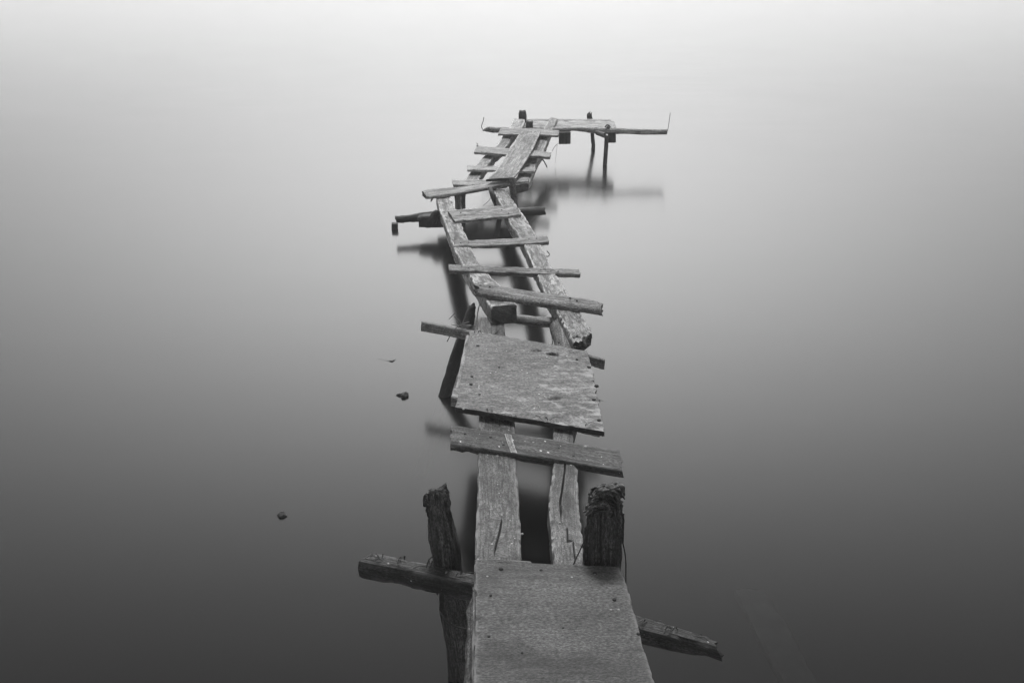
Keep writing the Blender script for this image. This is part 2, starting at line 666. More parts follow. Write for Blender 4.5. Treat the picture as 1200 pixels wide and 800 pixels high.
def zr2(y):          # top of the sagging middle rails, by where they pass in the view
    tab = [(225, .22), (245, .235), (270, .265), (300, .33), (330, .415), (358, .48), (400, .50)]
    for (a, za), (b, zb) in zip(tab[:-1], tab[1:]):
        if y <= b:
            return za + (zb - za) * max(0, (y - a)) / (b - a)
    return tab[-1][1]


# --- near span


def zR1(y):
    tab = [(380, .385), (500, .40), (560, .43), (660, .52), (700, .53), (1200, .53)]
    for (a, za), (b, zb) in zip(tab[:-1], tab[1:]):
        if y <= b:
            return za + (zb - za) * max(0, (y - a)) / (b - a)



rl = beam('rail', [(550, 1000), (552, 800), (556, 660), (558.5, 600), (560, 535), (561, 490), (562, 430), (563, 372)],
          [(640, 1000), (622, 800), (611.5, 660), (609.5, 600), (605, 540), (603, 490), (597, 430), (590, 372)],
          [.53, .53, .52, zR1(600), zR1(535), zR1(490), zR1(430), zR1(372)], .055, [M['near'], E_], J,
          'wide flat grey rail plank with a long split, on the left of the near span',
          cracks=[(.300, .415, .43, .58, .008, .02), (.685, .74, .55, .55, .006, .014)], amp=.002, chips=.004, step=.012, nt_=9)
rr_ = beam('rail', [(690, 1000), (662, 800), (648.5, 662), (645.5, 620), (643, 585), (648, 548), (648, 512), (648, 470), (647, 420), (647, 372)],
           [(745, 1000), (708, 800), (685.5, 662), (682.5, 625), (678, 590), (677, 548), (672, 512), (681, 470), (686, 420), (668, 372)],
           [.53, .53, .521, zR1(620), zR1(585), zR1(548), zR1(512), zR1(470), zR1(420), zR1(372)], .075, [M['near'], E_], J,
           'narrow curved rail plank split along its middle, on the right of the near span',
           cracks=[(.365, .60, .36, .50, .009, .022), (.285, .352, .50, .52, .007, .02), (.225, .298, .70, .70, .007, .02)], amp=.003, chips=.006, step=.012, nt_=9)
for (x, y, o_) in ((588, 603, rl), (560, 655, rl), (612, 625, rl), (656, 612, rr_), (583, 558, rl)):
    nail(at(x, y, zR1(y)), o_, .004)

# the big near board
bd = beam('board', [(556, 657), (556, 700), (555.5, 760), (555, 820), (554, 1000)],
          [(727, 664), (739, 700), (755, 756), (773, 818), (826, 1000)],
          [.550, .557, .558, .558, .558], .024, [M['board'], M['board']], J,
          'wide square-cut board with a frayed edge, laid across both rails in the foreground',
          amp=.0025, cham=.004, chips=.010, jag=.006, step=.010, nt_=26)
for (x, y) in ((571, 675), (670, 676), (634, 667), (697, 672), (716, 714), (725, 714)):
    nail(at(x, y, .553 if y < 690 else .558), bd, .0035)
beam('offcut', [(557, 655), (590, 654.5), (622, 657)], [(557, 664), (590, 664), (622, 664)], .5195 + .012, .011, [M['near'], E_], J,
     'thin splinter of board lying under the edge of the near board', amp=.001, cham=.002, chips=.004, step=.01)

# torn log carrying the near board on its left side
lg = tube('bearer_log', [at(566, 668, .44), at(564, 720, .44), at(561, 800, .435), at(556, 1000, .435)], [.030, .034, .036, .038], [M['bark'], E_], J,
          'torn fibrous log running under the outer edge of the near board', K=40, amp=.012, ridge=.004, jag=.02, step=.012, groove=.010)

# crossbeams of the near trestle
cb = beam('crossbeam', [(440, 646.8), (640, 690)], [(419.5, 655.5), (640, 702)],
          [.475, .47], .070, [M['beam'], E_], J, 'dark square crossbeam sticking out beyond the near leaning post',
          amp=.002, cham=.004, chips=.007, jag=.010, step=.010)
cb2 = beam('crossbeam', [(640, 688.5), (738, 717), (834, 746.5)], [(640, 704), (741, 732.5), (842, 760)],
           [.455, .45, .446], [.064, .062, .042], [M['beam'], E_], J, 'dark split crossbeam end with a broken tip, out to the right of the near board',
           amp=.002, cham=.004, chips=.012, jag=.03, step=.010)
for (x, y, o_) in ((455, 660, cb), (523, 670, cb), (441, 651, cb)):
    nail(at(x, y, .475), o_, .0035)

Yp = at(500, 664, .475).y + .05
lp = tube('post', [aty(511, 577, Yp + .02), aty(518, 610, Yp + .02), aty(526, 665, Yp), aty(533, 720, Yp), aty(541, 800, Yp), aty(552, 930, Yp)],
          [.034, .038, .040, .040, .040, .042], [M['dark'], E_], J, 'dark leaning post with a torn top, left of the near board',
          K=44, sq=.7, amp=.009, ridge=.004, jag=.016, step=.010, groove=.012)
lp2 = tube('post', [aty(537, 690, Yp - .03), aty(541, 740, Yp - .02), aty(546, 800, Yp - .02), aty(556, 930, Yp - .02)], [.016, .024, .03, .03],
           [M['bark'], E_], J, 'splintered lighter stake beside the near leaning post', K=26, groove=.008, amp=.012, ridge=.004, jag=.03, step=.012)
wire('wire', [aty(500, 664, Yp - .1), aty(503, 655, Yp - .12), aty(509, 652, Yp - .06), aty(512, 660, Yp - .03)], .0022, lp)
wire('wire', [aty(516, 716, Yp - .03), aty(524, 728, Yp - .08), aty(535, 734, Yp - .10), aty(546, 737, Yp - .07)], .003, lp)

Yq = at(700, 660, .556).y + .085
rp = tube('post', [aty(709, 580, Yq), aty(708, 600, Yq), aty(707.5, 640, Yq), aty(707, 700, Yq), aty(706, 800, Yq), aty(705, 930, Yq)],
          [.046, .050, .052, .052, .052, .052], [M['dark'], M['bark']], J, 'stout dark square post with a rotted shaggy top, behind the near board',
          K=48, sq=.5, amp=.005, ridge=.004, jag=.04, step=.010, groove=.010)
# rotted fibre head: several torn lumps
def fibres(name, mat, parent, n, fn, label=None):
    verts, faces, uvs = [], [], []
    for i in range(n):
        pts, r0 = fn(i)
        K, Q = 5, 9
        base = len(verts)
        for k in range(Q + 1):
            f = k / Q
            p = cr(pts, f * (len(pts) - 1))
            tg = (cr(pts, min(1, f + .05) * (len(pts) - 1)) - cr(pts, max(0, f - .05) * (len(pts) - 1))).normalized()
            ref = Vector((0, 0, 1)) if abs(tg.z) < .8 else Vector((0, 1, 0))
            ax = ref.cross(tg).normalized()
            ay = tg.cross(ax)
            r = r0 * (.35 + .65 * math.sin(math.pi * min(1, .15 + f * .85))) * (1 + .5 * noise.noise(p * 90))
            for j in range(K):
                an = 2 * math.pi * j / K
                verts.append(p + ax * (r * 1.6 * math.cos(an)) + ay * (r * math.sin(an)))
        for k in range(Q):
            for j in range(K):
                j2 = (j + 1) % K
                fc = (base + k * K + j, base + k * K + j2, base + (k + 1) * K + j2, base + (k + 1) * K + j)
                faces.append(fc)
                uo = i * .37
                uvs.append([(k * .02 + uo, j * .008), (k * .02 + uo, j * .008 + .008), (k * .02 + .02 + uo, j * .008 + .008), (k * .02 + .02 + uo, j * .008)])
    o = link(name, verts, faces, uvs, [0] * len(faces), [M[mat]], parent, label, 70)
    o['kind'] = 'stuff'          # hair-thin strands nobody could count
    return o


rf = random.Random(5)


def shag(i):
    # strands matted across the rotted head, rising to the right
    t_ = rf.random()
    yo = rf.uniform(-.055, .05)
    y0_ = 602 - 26 * t_ ** .8 + rf.uniform(-3, 3)
    x0_ = 684 + 16 * t_ + rf.uniform(-1, 8)
    ln = rf.uniform(14, 34)
    pts = [aty(x0_, y0_, Yq + yo), aty(x0_ + ln * .35, y0_ - rf.uniform(2, 8), Yq + yo - .01),
           aty(x0_ + ln * .7, y0_ - rf.uniform(1, 9), Yq + yo - .01), aty(min(732, x0_ + ln), y0_ + rf.uniform(-5, 10), Yq + yo)]
    return pts, rf.uniform(.003, .0075)


fibres('torn_fibre', 'bark', rp, 95, shag)


def flake(i):
    # long strips of bark and wood lifting off the face and edges of the square post
    x = rf.uniform(686, 731)
    ya = rf.uniform(592, 625)
    yb = ya + rf.uniform(25, 80)
    d = rf.uniform(.045, .054) if 691 < x < 726 else rf.uniform(-.02, .04)
    return [aty(x, ya, Yq - d - .003), aty(x + rf.uniform(-1.5, 1.5), (ya + yb) / 2, Yq - d), aty(x + rf.uniform(-2, 2), yb, Yq - d + .004)], rf.uniform(.002, .005)


def bark(i):
    # bark strips down the leaning post, looser and paler below the crossbeam
    f = rf.random()
    low = i > 26
    ya = rf.uniform(690, 740) if low else rf.uniform(574, 625)
    yb = ya + rf.uniform(40, 95)
    ax = lambda y: 510 + (y - 572) * .135

    def pt(y, k):
        u = (f - .5) * 2
        return aty(ax(y) + u * 12.5 + k, y, Yp - .036 * math.sqrt(max(0, 1 - u * u)) - (.008 if low else .003))
    return [pt(ya, 0), pt((ya + yb) / 2, rf.uniform(-1.5, 1.5)), pt(yb, rf.uniform(-2, 3))], rf.uniform(.0025, .0065)


def spike(i):
    x = 499 + 24 * i / 13 + rf.uniform(-1, 1)
    y = 585 - 6 * i / 13
    yo = rf.uniform(-.03, .03)
    h = rf.uniform(2, 7)
    return [aty(x, y + 8, Yp + .02 + yo), aty(x + .3, y, Yp + .02 + yo), aty(x + rf.uniform(-1.5, 1.5), y - h, Yp + .02 + yo)], rf.uniform(.004, .008)


fibres('bark_strip', 'bark', rp, 34, flake)
fibres('bark_strip', 'bark', lp, 60, bark)
fibres('splinter', 'bark', lp, 14, spike)
wire('wire', [aty(692, 612, Yq - .07), aty(686, 630, Yq - .075), aty(679, 646, Yq - .075), aty(672, 661, Yq - .09)], .0022, rp)
wire('wire', [aty(729, 632, Yq - .03), aty(733, 652, Yq - .02), aty(733.5, 672, Yq - .03), aty(733, 694, Yq - .05)], .0022, rp)

# plank with the white stripe
ZS = .435
sp = beam('plank', [(529, 498), (600, 507), (725, 526.5)], [(528.5, 520), (606, 531), (731, 551)],
          ZS, .034, [M['strip'], E_], J, 'dark plank with a white painted stripe, lying across the near rails',
          amp=.002, cham=.004, chips=.006, jag=.008, step=.012, nt_=12)
beam('paint_stripe', [(591.3, 507.6), (594.2, 518), (598.4, 529.3)], [(599.3, 508.8), (602, 519.5), (606, 530.4)], ZS + .0035, .004, [M['paint']], sp, amp=.0006, cham=.001, chips=.003, step=.006)
for (x, y) in ((615, 517), (625, 518), (686, 523), (669, 545), (583, 534)):
    nail(at(x, y, ZS + .001), sp, .006 if x == 686 else .004)

# the plywood sheet on its bearers
ZP = .44
ub = beam('bearer', [(534.5, 452), (620, 468), (703, 485)], [(528, 464), (620, 484), (704, 500)], [ZP - .026] * 3, .052, [M['rung'], E_], J,
          'thick bearer plank under the plywood sheet, its end showing beside the sheet corner', amp=.003, chips=.006, step=.015)
ub2 = beam('bearer', [(546, 392), (539, 428), (532, 458)], [(575, 395), (570, 430), (566, 460)], [ZP - .0255] * 3, .018, [M['rung'], E_], J,
           'thin strip of board peeping out along the outer edge of the plywood sheet', amp=.002, chips=.004, step=.015)

PLs = [(551, 387), (546, 415), (540, 447), (534, 477)]
PRs = [(688, 411), (694.5, 438), (701, 471), (708.5, 505)]


def ply_sheet():
    """Plywood sheet: a dense top with flaked veneer, a knot hole and dents, a real edge and underside."""
    nu, nv = 110, 84
    th = .024
    A = [at(x, y, ZP) for x, y in PLs]
    B = [at(x, y, ZP) for x, y in PRs]
    hole = [(at(648.5, 415, ZP), .030, .014, .05), (at(628, 411, ZP), .03, .014, .010), (at(649, 467, ZP), .03, .014, .010),
            (at(553, 441, ZP), .008, .004, .006), (at(552, 450, ZP), .008, .004, .006), (at(560, 405, ZP), .012, .004, .004), (at(697, 447, ZP), .016, .008, .008)]
    verts, faces, uvs, mids, worn = [], [], [], [], []

    def P(i, j):
        a, b = cr(A, j / nv * 3), cr(B, j / nv * 3)
        u = i / nu
        eu = .004 * fr(j * .21, 3.3, 1, 4) * (1 if i == 0 else (1.8 if i == nu else 0))
        ev = .004 * fr(i * .17, 9.3, j * .9, 4) if j in (0, nv) else 0
        p = a + (b - a) * u
        return p + Vector((eu, ev, 0))
    for j in range(nv + 1):
        for i in range(nu + 1):
            p = P(i, j)
            u, v = i / nu, j / nv
            h = .002 * fr(p.x * 5, p.y * 5, 2.2)
            fl = 1.1 * fr(p.x * 15 + 4, p.y * 46, 7.7, 5) + 1.3 * (u - .86) + .3 * (v - .45)
            if fl > .10:
                h -= .0022
            for (c, rx, ry, d) in hole:
                q = ((p.x - c.x) / rx) ** 2 + ((p.y - c.y) / ry) ** 2
                if q < 1:
                    h -= d * min(1.0, 2.2 * (1 - q))
            verts.append(p + Vector((0, 0, h)))
            worn.append(max(0.0, min(1.0, .5 + (fl - .10) * 4)) ** .2 if fl > -.02 else 0.0)
    m = nu + 1
    for j in range(nv):
        for i in range(nu):
            faces.append((j * m + i, (j + 1) * m + i, (j + 1) * m + i + 1, j * m + i + 1))
            mids.append(0)
    # edge and underside
    rim = [i for i in range(m)] + [j * m + nu for j in range(1, nv + 1)] + [nv * m + i for i in range(nu - 1, -1, -1)] + [j * m for j in range(nv - 1, 0, -1)]
    lay = [rim]
    for k, d in enumerate((.006, .013, .019, th)):
        st = len(verts)
        for r in rim:
            p = verts[r].copy()
            p.z = ZP - d
            p += Vector((.003 * fr(p.x * 60, p.y * 60, k * 7), .003 * fr(p.x * 60, p.y * 60, k * 7 + 50), 0))
            verts.append(p)
        lay.append(list(range(st, st + len(rim))))
    for a, b in zip(lay[:-1], lay[1:]):
        for k in range(len(rim)):
            k2 = (k + 1) % len(rim)
            faces.append((a[k], a[k2], b[k2], b[k]))
            mids.append(1)
    faces.append(tuple(lay[-1]))
    mids.append(1)
    for fc in faces:
        uvs.append([(verts[i].x + verts[i].z * .3, verts[i].y + verts[i].z) for i in fc])
    o = link('plywood_sheet', verts, faces, uvs, mids, [M['sheet'], E_], J,
             'large weathered plywood sheet with a knot hole and flaking edge, laid over the rails', 40, worn)
    return o


ps = ply_sheet()
for (x, y) in ((576, 476), (543, 479), (560, 397), (672, 412), (615, 430)):
    nail(at(x, y, ZP + .001), ps, .005)

# cross plank of the second trestle, seen on edge, and its leaning post
zc = .345
xp = beam('cross_plank', [(493.5, 375.5), (531, 382), (610, 398), (689, 414.5), (708, 420)], [(493, 377), (530, 384), (609, 400), (689, 417), (709, 422)],
          [zc, zc, zc - .005, zc - .005, zc - .005], [.056, .056, .056, .054, .054], [M['rung'], E_], J, 'cross plank on edge whose ends stick out on both sides below the plywood sheet',
          amp=.002, cham=.003, chips=.004, jag=.006, step=.015)
b0 = at(522, 462, 0)
tp = aty(555.5, 356, at(552, 380, zc).y + .06)
drn = (tp - b0)
mp_ = tube('post', [b0 - drn * .9, b0, b0 + drn * .35 + Vector((-.004, 0, 0)), b0 + drn * .7, b0 + drn * .93, tp], [.036, .036, .036, .032, .022, .006],
           [M['dark'], M['bark']], J, 'pointed dark stake leaning against the plywood sheet, bound with wire', K=16, amp=.007, ridge=.004, jag=.008, step=.012)
pc = b0 + drn * .72


def loop(c, rx, rz, n, tilt, r=.0016):
    pts = []
    for i in range(n + 1):
        a = 2 * math.pi * i / n
        pts.append(c + Vector((rx * math.cos(a), -rx * math.sin(a), rz * math.sin(a) + tilt * math.cos(a))))
    return pts


for kk, (dz, tl) in enumerate(((0, .010), (.012, -.008), (-.010, .014), (.020, .004))):
    wire('wire', loop(pc + Vector((.002 * kk, 0, dz)), .042, .012, 10, tl), .0026, mp_, 'wire_new')
Yw = pc.y - .06
for pts_, rr0 in (([(526, 374), (531, 369), (534, 366)], .002), ([(535, 376), (541, 384), (548, 391)], .0022), ([(524, 400), (529, 391), (536, 383), (545, 381)], .0026),
                  ([(537, 374), (542, 380), (552, 381)], .0022), ([(532, 371), (538, 376), (541, 383)], .0018), ([(529, 380), (536, 381), (543, 379), (550, 377)], .0022)):
    wire('wire', [aty(x, y, Yw) for x, y in pts_], rr0, mp_, 'wire_new')

# --- middle span: two bleached beams
L2 = [(575, 359), (566.5, 347), (552, 325), (540.5, 306), (531, 288), (522, 263), (515, 245), (511, 231)]
R2 = [(605.5, 357), (599, 345), (577, 325), (562, 308), (552.5, 290), (541, 262), (534, 244), (526.5, 229)]
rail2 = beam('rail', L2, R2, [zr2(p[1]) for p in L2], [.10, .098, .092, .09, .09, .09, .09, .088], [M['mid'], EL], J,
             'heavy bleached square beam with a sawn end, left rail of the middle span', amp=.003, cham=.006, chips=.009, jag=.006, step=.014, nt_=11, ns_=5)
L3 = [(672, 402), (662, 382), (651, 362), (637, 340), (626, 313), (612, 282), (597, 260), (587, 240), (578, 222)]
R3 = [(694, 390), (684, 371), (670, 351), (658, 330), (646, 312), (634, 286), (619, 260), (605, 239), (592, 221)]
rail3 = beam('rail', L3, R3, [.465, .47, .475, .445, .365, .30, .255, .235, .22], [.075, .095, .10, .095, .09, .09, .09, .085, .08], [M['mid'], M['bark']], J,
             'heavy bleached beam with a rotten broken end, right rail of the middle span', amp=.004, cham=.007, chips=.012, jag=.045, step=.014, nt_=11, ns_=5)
# torn splinters at the rotten end
for pp, r0 in (([(676, 394), (682, 400), (687, 407)], .014), ([(688, 385), (692, 391), (691, 399)], .012), ([(672, 396), (680, 391), (691, 388)], .008)):
    tube('splinter', [at(x, y, .425 + .02 * i) for i, (x, y) in enumerate(pp[::-1])], [r0 * .5, r0, r0 * .7], [M['bark'], E_], rail3, K=9, amp=.008, ridge=.003, step=.008)
wire('wire', [at(641, 294, .27), at(644, 298, .26), at(642, 300.5, .26), at(640, 300, .26)], .0035, rail3)
wire('wire', [at(576, 341, .47), at(568, 346, .475), at(562, 357, .46), at(559, 372, .42), at(559, 386, .40)], .003, rail2)
wire('wire', [at(587, 379, .38), at(585, 386, .385), at(580, 391, .39)], .003, rail2)
wire('wire', [at(513, 229, .22), at(507, 232, .21), at(505, 236, .19), at(507, 233, .2)], .005, rail2)

# log end under the broken rail and the lower cross piece
tube('log_end', [at(656, 384, .39), at(660, 398, .385), at(664, 420, .38)], [.05, .052, .05], [M['rung'], E_], J,
     'round log end under the broken right rail of the middle span', K=18, amp=.006, ridge=.003, jag=.01, step=.012)
beam('cross_piece', [(602, 367.5), (628, 370), (654, 371)], [(604, 374), (628, 377.5), (654, 379)], [.36, .36, .36], .03, [M['rung'], E_], J,
     'low cross piece between the two middle rails', amp=.003, chips=.006, step=.014)


def rung(bk, ft, z, t, label, mat='rung', **kw):
    return beam('plank', bk, ft, z, t, [M[mat], E_], J, label, step=kw.pop('step', .014), **kw)


ra = rung([(525.5, 309.2), (600, 312.5), (678, 315)], [(526, 315.5), (600, 318.5), (680, 320)], .405, .034,
          'straight narrow plank, long, third from the near end of the middle span', amp=.002, chips=.006, jag=.006)
rb = rung([(556, 329.5), (620, 338.5), (690, 348.5), (704, 353)], [(561, 340), (620, 350), (690, 359.5), (706, 362)], [.505, .51, .515, .51], .05,
          'rounded log-like plank with a broken end, nearest on the middle span', rnd=.75, amp=.004, jag=.03)
rc = rung([(532.5, 281.5), (590, 279.5), (641, 276)], [(532, 287.5), (590, 286), (643.5, 282.5)], .318, .03,
          'plain plank between the wide board and the long narrow plank', amp=.002, chips=.006, jag=.006)
rd = rung([(524.5, 246.5), (560, 243), (600, 240)], [(533, 258.5), (570, 255), (611, 250.5)], .275, .028,
          'wide short board near the far joint of the middle span', amp=.003, chips=.008, jag=.006, nt_=10, mat='mid')
for (x, y, z, o_) in ((528, 311, .406, ra), (567, 314, .406, ra), (640, 317, .406, ra), (563, 333, .512, rb), (566, 248, .277, rd), (600, 280, .32, rc)):
    nail(at(x, y, z), o_, .006)

# low cross log running through below the middle rails, its end in the water
zl = .135
tube('cross_log', [at(464, 257, zl), at(485, 255.5, zl), at(510, 252, zl + .01), at(560, 250, zl), at(600, 249.5, zl), at(638, 247.5, zl)],
     [.032, .034, .036, .035, .035, .034], [M['dark'], E_], J, 'dark low cross log passing under the middle rails', K=16, amp=.009, ridge=.004, jag=.01, step=.014)
Yl = at(510, 268, .062).y
tube('knee_block', [aty(491, 259.5, Yl), aty(500, 258.5, Yl), aty(522, 258, Yl)], [.046, .055, .057], [M['dark'], E_], J,
     'dark rotted block wedged under the left middle rail', K=28, sq=.4, amp=.008, ridge=.004, jag=.015, step=.012, groove=.006)
tube('prop', [aty(507, 260, Yl - .04), aty(510.5, 252, Yl - .04), aty(513, 247.5, Yl - .03)], [.04, .036, .022], [M['dark'], E_], J,
     'dark slanting prop beside the rotted block', K=14, amp=.008, ridge=.003, step=.012)
Ys = at(462.5, 268.5, 0).y
tube('stub', [aty(462.5, 261.5, Ys), aty(462.5, 268, Ys), aty(462.5, 280, Ys), aty(462.5, 300, Ys)], [.027, .027, .027, .027], [M['dark'], E_], J,
     'short square stub standing in the water under the tip of the cross log', K=16, sq=.5, amp=.003, jag=.004, step=.014)

# joint between the middle and the far span
jb = beam('plank', [(494, 223.5), (505, 221), (545, 217.5), (585, 211.5), (599, 209.5)], [(499, 229), (508, 229), (545, 224), (585, 216.5), (600, 214.5)],
          [.262, .262, .262, .262, .262], .035, [M['far'], E_], J, 'round-nosed plank laid askew over the joint of the two spans', amp=.003, chips=.01, jag=.012, step=.014, rnd=.35)
jc = beam('plank', [(548, 221), (575, 218), (592, 215.5)], [(550, 223), (577, 220), (594, 217.5)], [.224] * 3, .022, [M['dark'], E_], J,
          'dark batten under the round-nosed plank', amp=.002, step=.014)
Yj = at(600, 214, .25).y - .05
tube('post', [aty(599.5, 208, Yj), aty(600.5, 216, Yj), aty(602, 228, Yj), aty(604.5, 244, Yj), aty(607, 275, Yj), aty(608, 310, Yj)], [.026, .029, .03, .03, .03, .03], [M['rung'], EL], J,
     'round post standing up through the joint beside the right middle rail', K=16, amp=.006, ridge=.003, jag=.012, step=.014)
Yk = at(540, 228, .22).y + .02
for (x0, x1, r, lb) in ((536, 537, .026, 'thicker of the twin short props under the joint'), (543, 543, .020, 'thinner of the twin short props under the joint')):
    tube('prop', [aty(x0, 226, Yk), aty((x0 + x1) / 2, 240, Yk), aty(x1, 256, Yk), aty(x1, 290, Yk)], [r * 1.1, r, r, r], [M['rung'], E_], J, lb, K=12, amp=.005, ridge=.003, step=.016)
tube('prop', [aty(574, 220, Yk + .05), aty(577, 228, Yk), aty(582, 241, Yk), aty(586, 256, Yk)], [.018, .02, .022, .022], [M['rung'], E_], J,
     'slanting prop beneath the right end of the round-nosed plank', K=12, amp=.005, step=.016)
wire('wire', [at(566, 241, .1), at(572, 236, .15), at(577, 229, .2)], .002, J)

for x, y, r in ((587, 666, .007), (634, 667.5, .005), (697, 671, .006), (575, 697, .004), (720, 702, .006), (573, 745, .004), (748, 742, .005), (660, 735, .003), (612, 764, .003)):
    nail(at(x, y, .5535 if y < 690 else .5585), bd, r, 'rust')
for x, y, r in ((553, 441, .007), (552, 450, .008), (560, 405, .008), (655, 401, .006), (690, 430, .009), (699, 452, .010), (562, 462, .006), (585, 430, .005), (604, 415, .005), (696, 468, .009), (676, 421, .007), (640, 489, .005), (702, 492, .008)):
    nail(at(x, y, ZP + .0005), ps, r, 'rust')
for x, y, z, o_ in ((541, 312, .406, ra), (549, 314, .406, ra), (634, 316, .406, ra), (654, 318, .406, ra), (574, 336, .515, rb), (668, 349, .520, rb), (676, 352, .520, rb), (540, 284.5, .319, rc), (549, 284, .319, rc),
                    (620, 280, .319, rc), (629, 279.5, .319, rc), (545, 252, .277, rd), (540, 249, .277, rd), (588, 246, .277, rd), (596, 250, .277, rd), (575, 512, ZS + .0005, sp), (590, 521, ZS + .0005, sp),
                    (655, 525, ZS + .0005, sp), (672, 534, ZS + .0005, sp), (545, 508, ZS + .0005, sp)):
    nail(at(x, y, z), o_, .006, 'rust')


def straw(spots, z):
    def fn(i):
        x, y = spots[i % len(spots)]
        x, y = x + rf.uniform(-6, 6), y + rf.uniform(-2, 2)
        a = at(x, y, z + .003)
        d = Vector((rf.uniform(-.05, .05), rf.uniform(-.03, .03), 0))
        return [a, a + d * .5 + Vector((0, 0, rf.uniform(.004, .014))), a + d + Vector((0, 0, rf.uniform(-.012, .01)))], rf.uniform(.0008, .0018)
    return fn


fibres('straw', 'bark', cb, 22, straw([(445, 655), (470, 657), (500, 664), (515, 668), (538, 673)], .475))
fibres('straw', 'bark', cb2, 12, straw([(760, 728), (790, 738), (815, 746)], .452))
fibres('straw', 'bark', ps, 16, straw([(570, 484), (600, 488), (640, 494), (680, 500), (700, 470), (560, 390)], ZP))
fibres('straw', 'bark', rail3, 14, straw([(600, 258), (640, 318), (660, 360), (684, 385)], .40))

# --- far span
zf = lambda y: .425 - (.425 - .235) * max(0, min(1, (y - 140) / 75))
LA = [(540, 216), (548, 206), (557, 194), (567, 183), (582, 170), (590, 158), (597, 149), (601.5, 139.5)]
LB = [(559, 214), (564, 205), (570.5, 194), (580, 183), (594, 170), (602, 158), (612, 149), (615.5, 139.5)]
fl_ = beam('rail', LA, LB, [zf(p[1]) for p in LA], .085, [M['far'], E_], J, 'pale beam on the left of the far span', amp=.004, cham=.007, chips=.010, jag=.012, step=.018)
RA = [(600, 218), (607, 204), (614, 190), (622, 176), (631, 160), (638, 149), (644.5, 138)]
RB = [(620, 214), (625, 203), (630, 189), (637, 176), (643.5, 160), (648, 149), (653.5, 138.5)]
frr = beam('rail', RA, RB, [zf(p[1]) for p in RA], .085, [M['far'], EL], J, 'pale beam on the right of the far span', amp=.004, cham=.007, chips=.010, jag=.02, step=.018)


def frung(bk, ft, z, t, lb, mat='far', **kw):
    return beam('plank', bk, ft, z, t, [M[mat], E_], J, lb, amp=.002, chips=.006, jag=kw.pop('jag', .006), step=.018, **kw)


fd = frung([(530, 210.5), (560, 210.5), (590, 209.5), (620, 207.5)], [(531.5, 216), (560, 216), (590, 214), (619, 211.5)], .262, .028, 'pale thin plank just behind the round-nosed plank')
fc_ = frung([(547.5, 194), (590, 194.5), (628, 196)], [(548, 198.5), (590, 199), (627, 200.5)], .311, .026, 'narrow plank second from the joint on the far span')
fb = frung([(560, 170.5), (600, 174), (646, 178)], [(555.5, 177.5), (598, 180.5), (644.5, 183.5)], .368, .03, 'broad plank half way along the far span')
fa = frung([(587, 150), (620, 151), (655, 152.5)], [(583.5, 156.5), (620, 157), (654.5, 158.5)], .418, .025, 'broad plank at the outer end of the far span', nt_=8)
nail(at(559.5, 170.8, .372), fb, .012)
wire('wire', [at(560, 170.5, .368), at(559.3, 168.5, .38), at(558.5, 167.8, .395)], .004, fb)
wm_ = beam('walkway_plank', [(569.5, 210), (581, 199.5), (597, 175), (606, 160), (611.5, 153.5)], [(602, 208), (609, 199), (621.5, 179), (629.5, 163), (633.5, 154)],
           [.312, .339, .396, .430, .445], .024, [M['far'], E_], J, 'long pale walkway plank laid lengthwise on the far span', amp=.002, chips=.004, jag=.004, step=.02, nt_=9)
for (x, y) in ((615, 159), (613, 165), (597, 186), (601, 181)):
    nail(at(x, y, .39 - (y - 155) / 55 * .125 + .052), wm_, .008)

# landing: pole, platform boards, posts and blocks
zp = .374
Yo = at(655, 152, zp).y
pole = tube('pole', [aty(565.5, 152.8, Yo + .1), aty(572, 151.8, Yo + .1), aty(585, 152.5, Yo + .08), aty(620, 153.2, Yo + .05), aty(656, 152.2, Yo), aty(675, 151.2, Yo), aty(690, 152.5, Yo),
                     aty(705, 153.4, Yo), aty(725, 153.8, Yo), aty(755, 154.4, Yo), aty(781.5, 154.6, Yo)],
            [.008, .026, .032, .026, .026, .021, .029, .035, .033, .031, .029], [M['far'], EL], J, 'long crooked pole lying across the far end of the jetty', K=14, amp=.005, ridge=.003, jag=.005, step=.02)
wire('wire', [aty(565.5, 151.5, Yo), aty(564.3, 148, Yo), aty(566.5, 141, Yo), aty(567, 137.5, Yo)], .004, pole, label='thin bent wire standing up at the pointed tip of the pole')
wire('wire', [aty(781, 156, Yo), aty(782.6, 152, Yo), aty(784.2, 142, Yo), aty(785.5, 132.5, Yo)], .0032, pole, label='thin straight wire standing up at the outer tip of the pole')
pb = beam('platform_board', [(606, 142.5), (660, 142.3), (714, 142), (719, 143)], [(606, 149), (660, 149), (716, 149), (722, 149.5)], .370, .03, [M['far'], E_], J,
          'wide board of the landing behind the long pole', amp=.002, chips=.006, jag=.006, step=.03)
beam('platform_board', [(606, 139.4), (660, 139.4), (715, 139.8)], [(606, 141.8), (660, 141.8), (716, 141.6)], .368, .03, [M['far'], E_], J,
     'narrow outermost board of the landing', amp=.002, chips=.006, jag=.006, step=.03)
Yc = Yo - .06
tube('hanging_block', [aty(661.7, 154.5, Yc), aty(661.7, 168, Yc)], [.064, .064], [M['post'], E_], J, 'square block hanging under the pole beside the walkway', K=20, sq=.35, amp=.003, jag=.003, ratio=.8, step=.02)
tube('hanging_block', [aty(717, 155, Yc + .06), aty(717, 166.8, Yc + .06)], [.042, .042], [M['post'], E_], J, 'smaller block under the pole beside the outer post', K=20, sq=.35, amp=.003, jag=.003, ratio=.8, step=.02)
tube('brace', [aty(699, 155.5, Yc), aty(708.5, 158.4, Yc - .06)], [.024, .028], [M['rung'], EL], J, 'round brace end pointing out under the pole', K=14, amp=.003, step=.014)
Y1 = at(690, 139.4, .368).y + .06
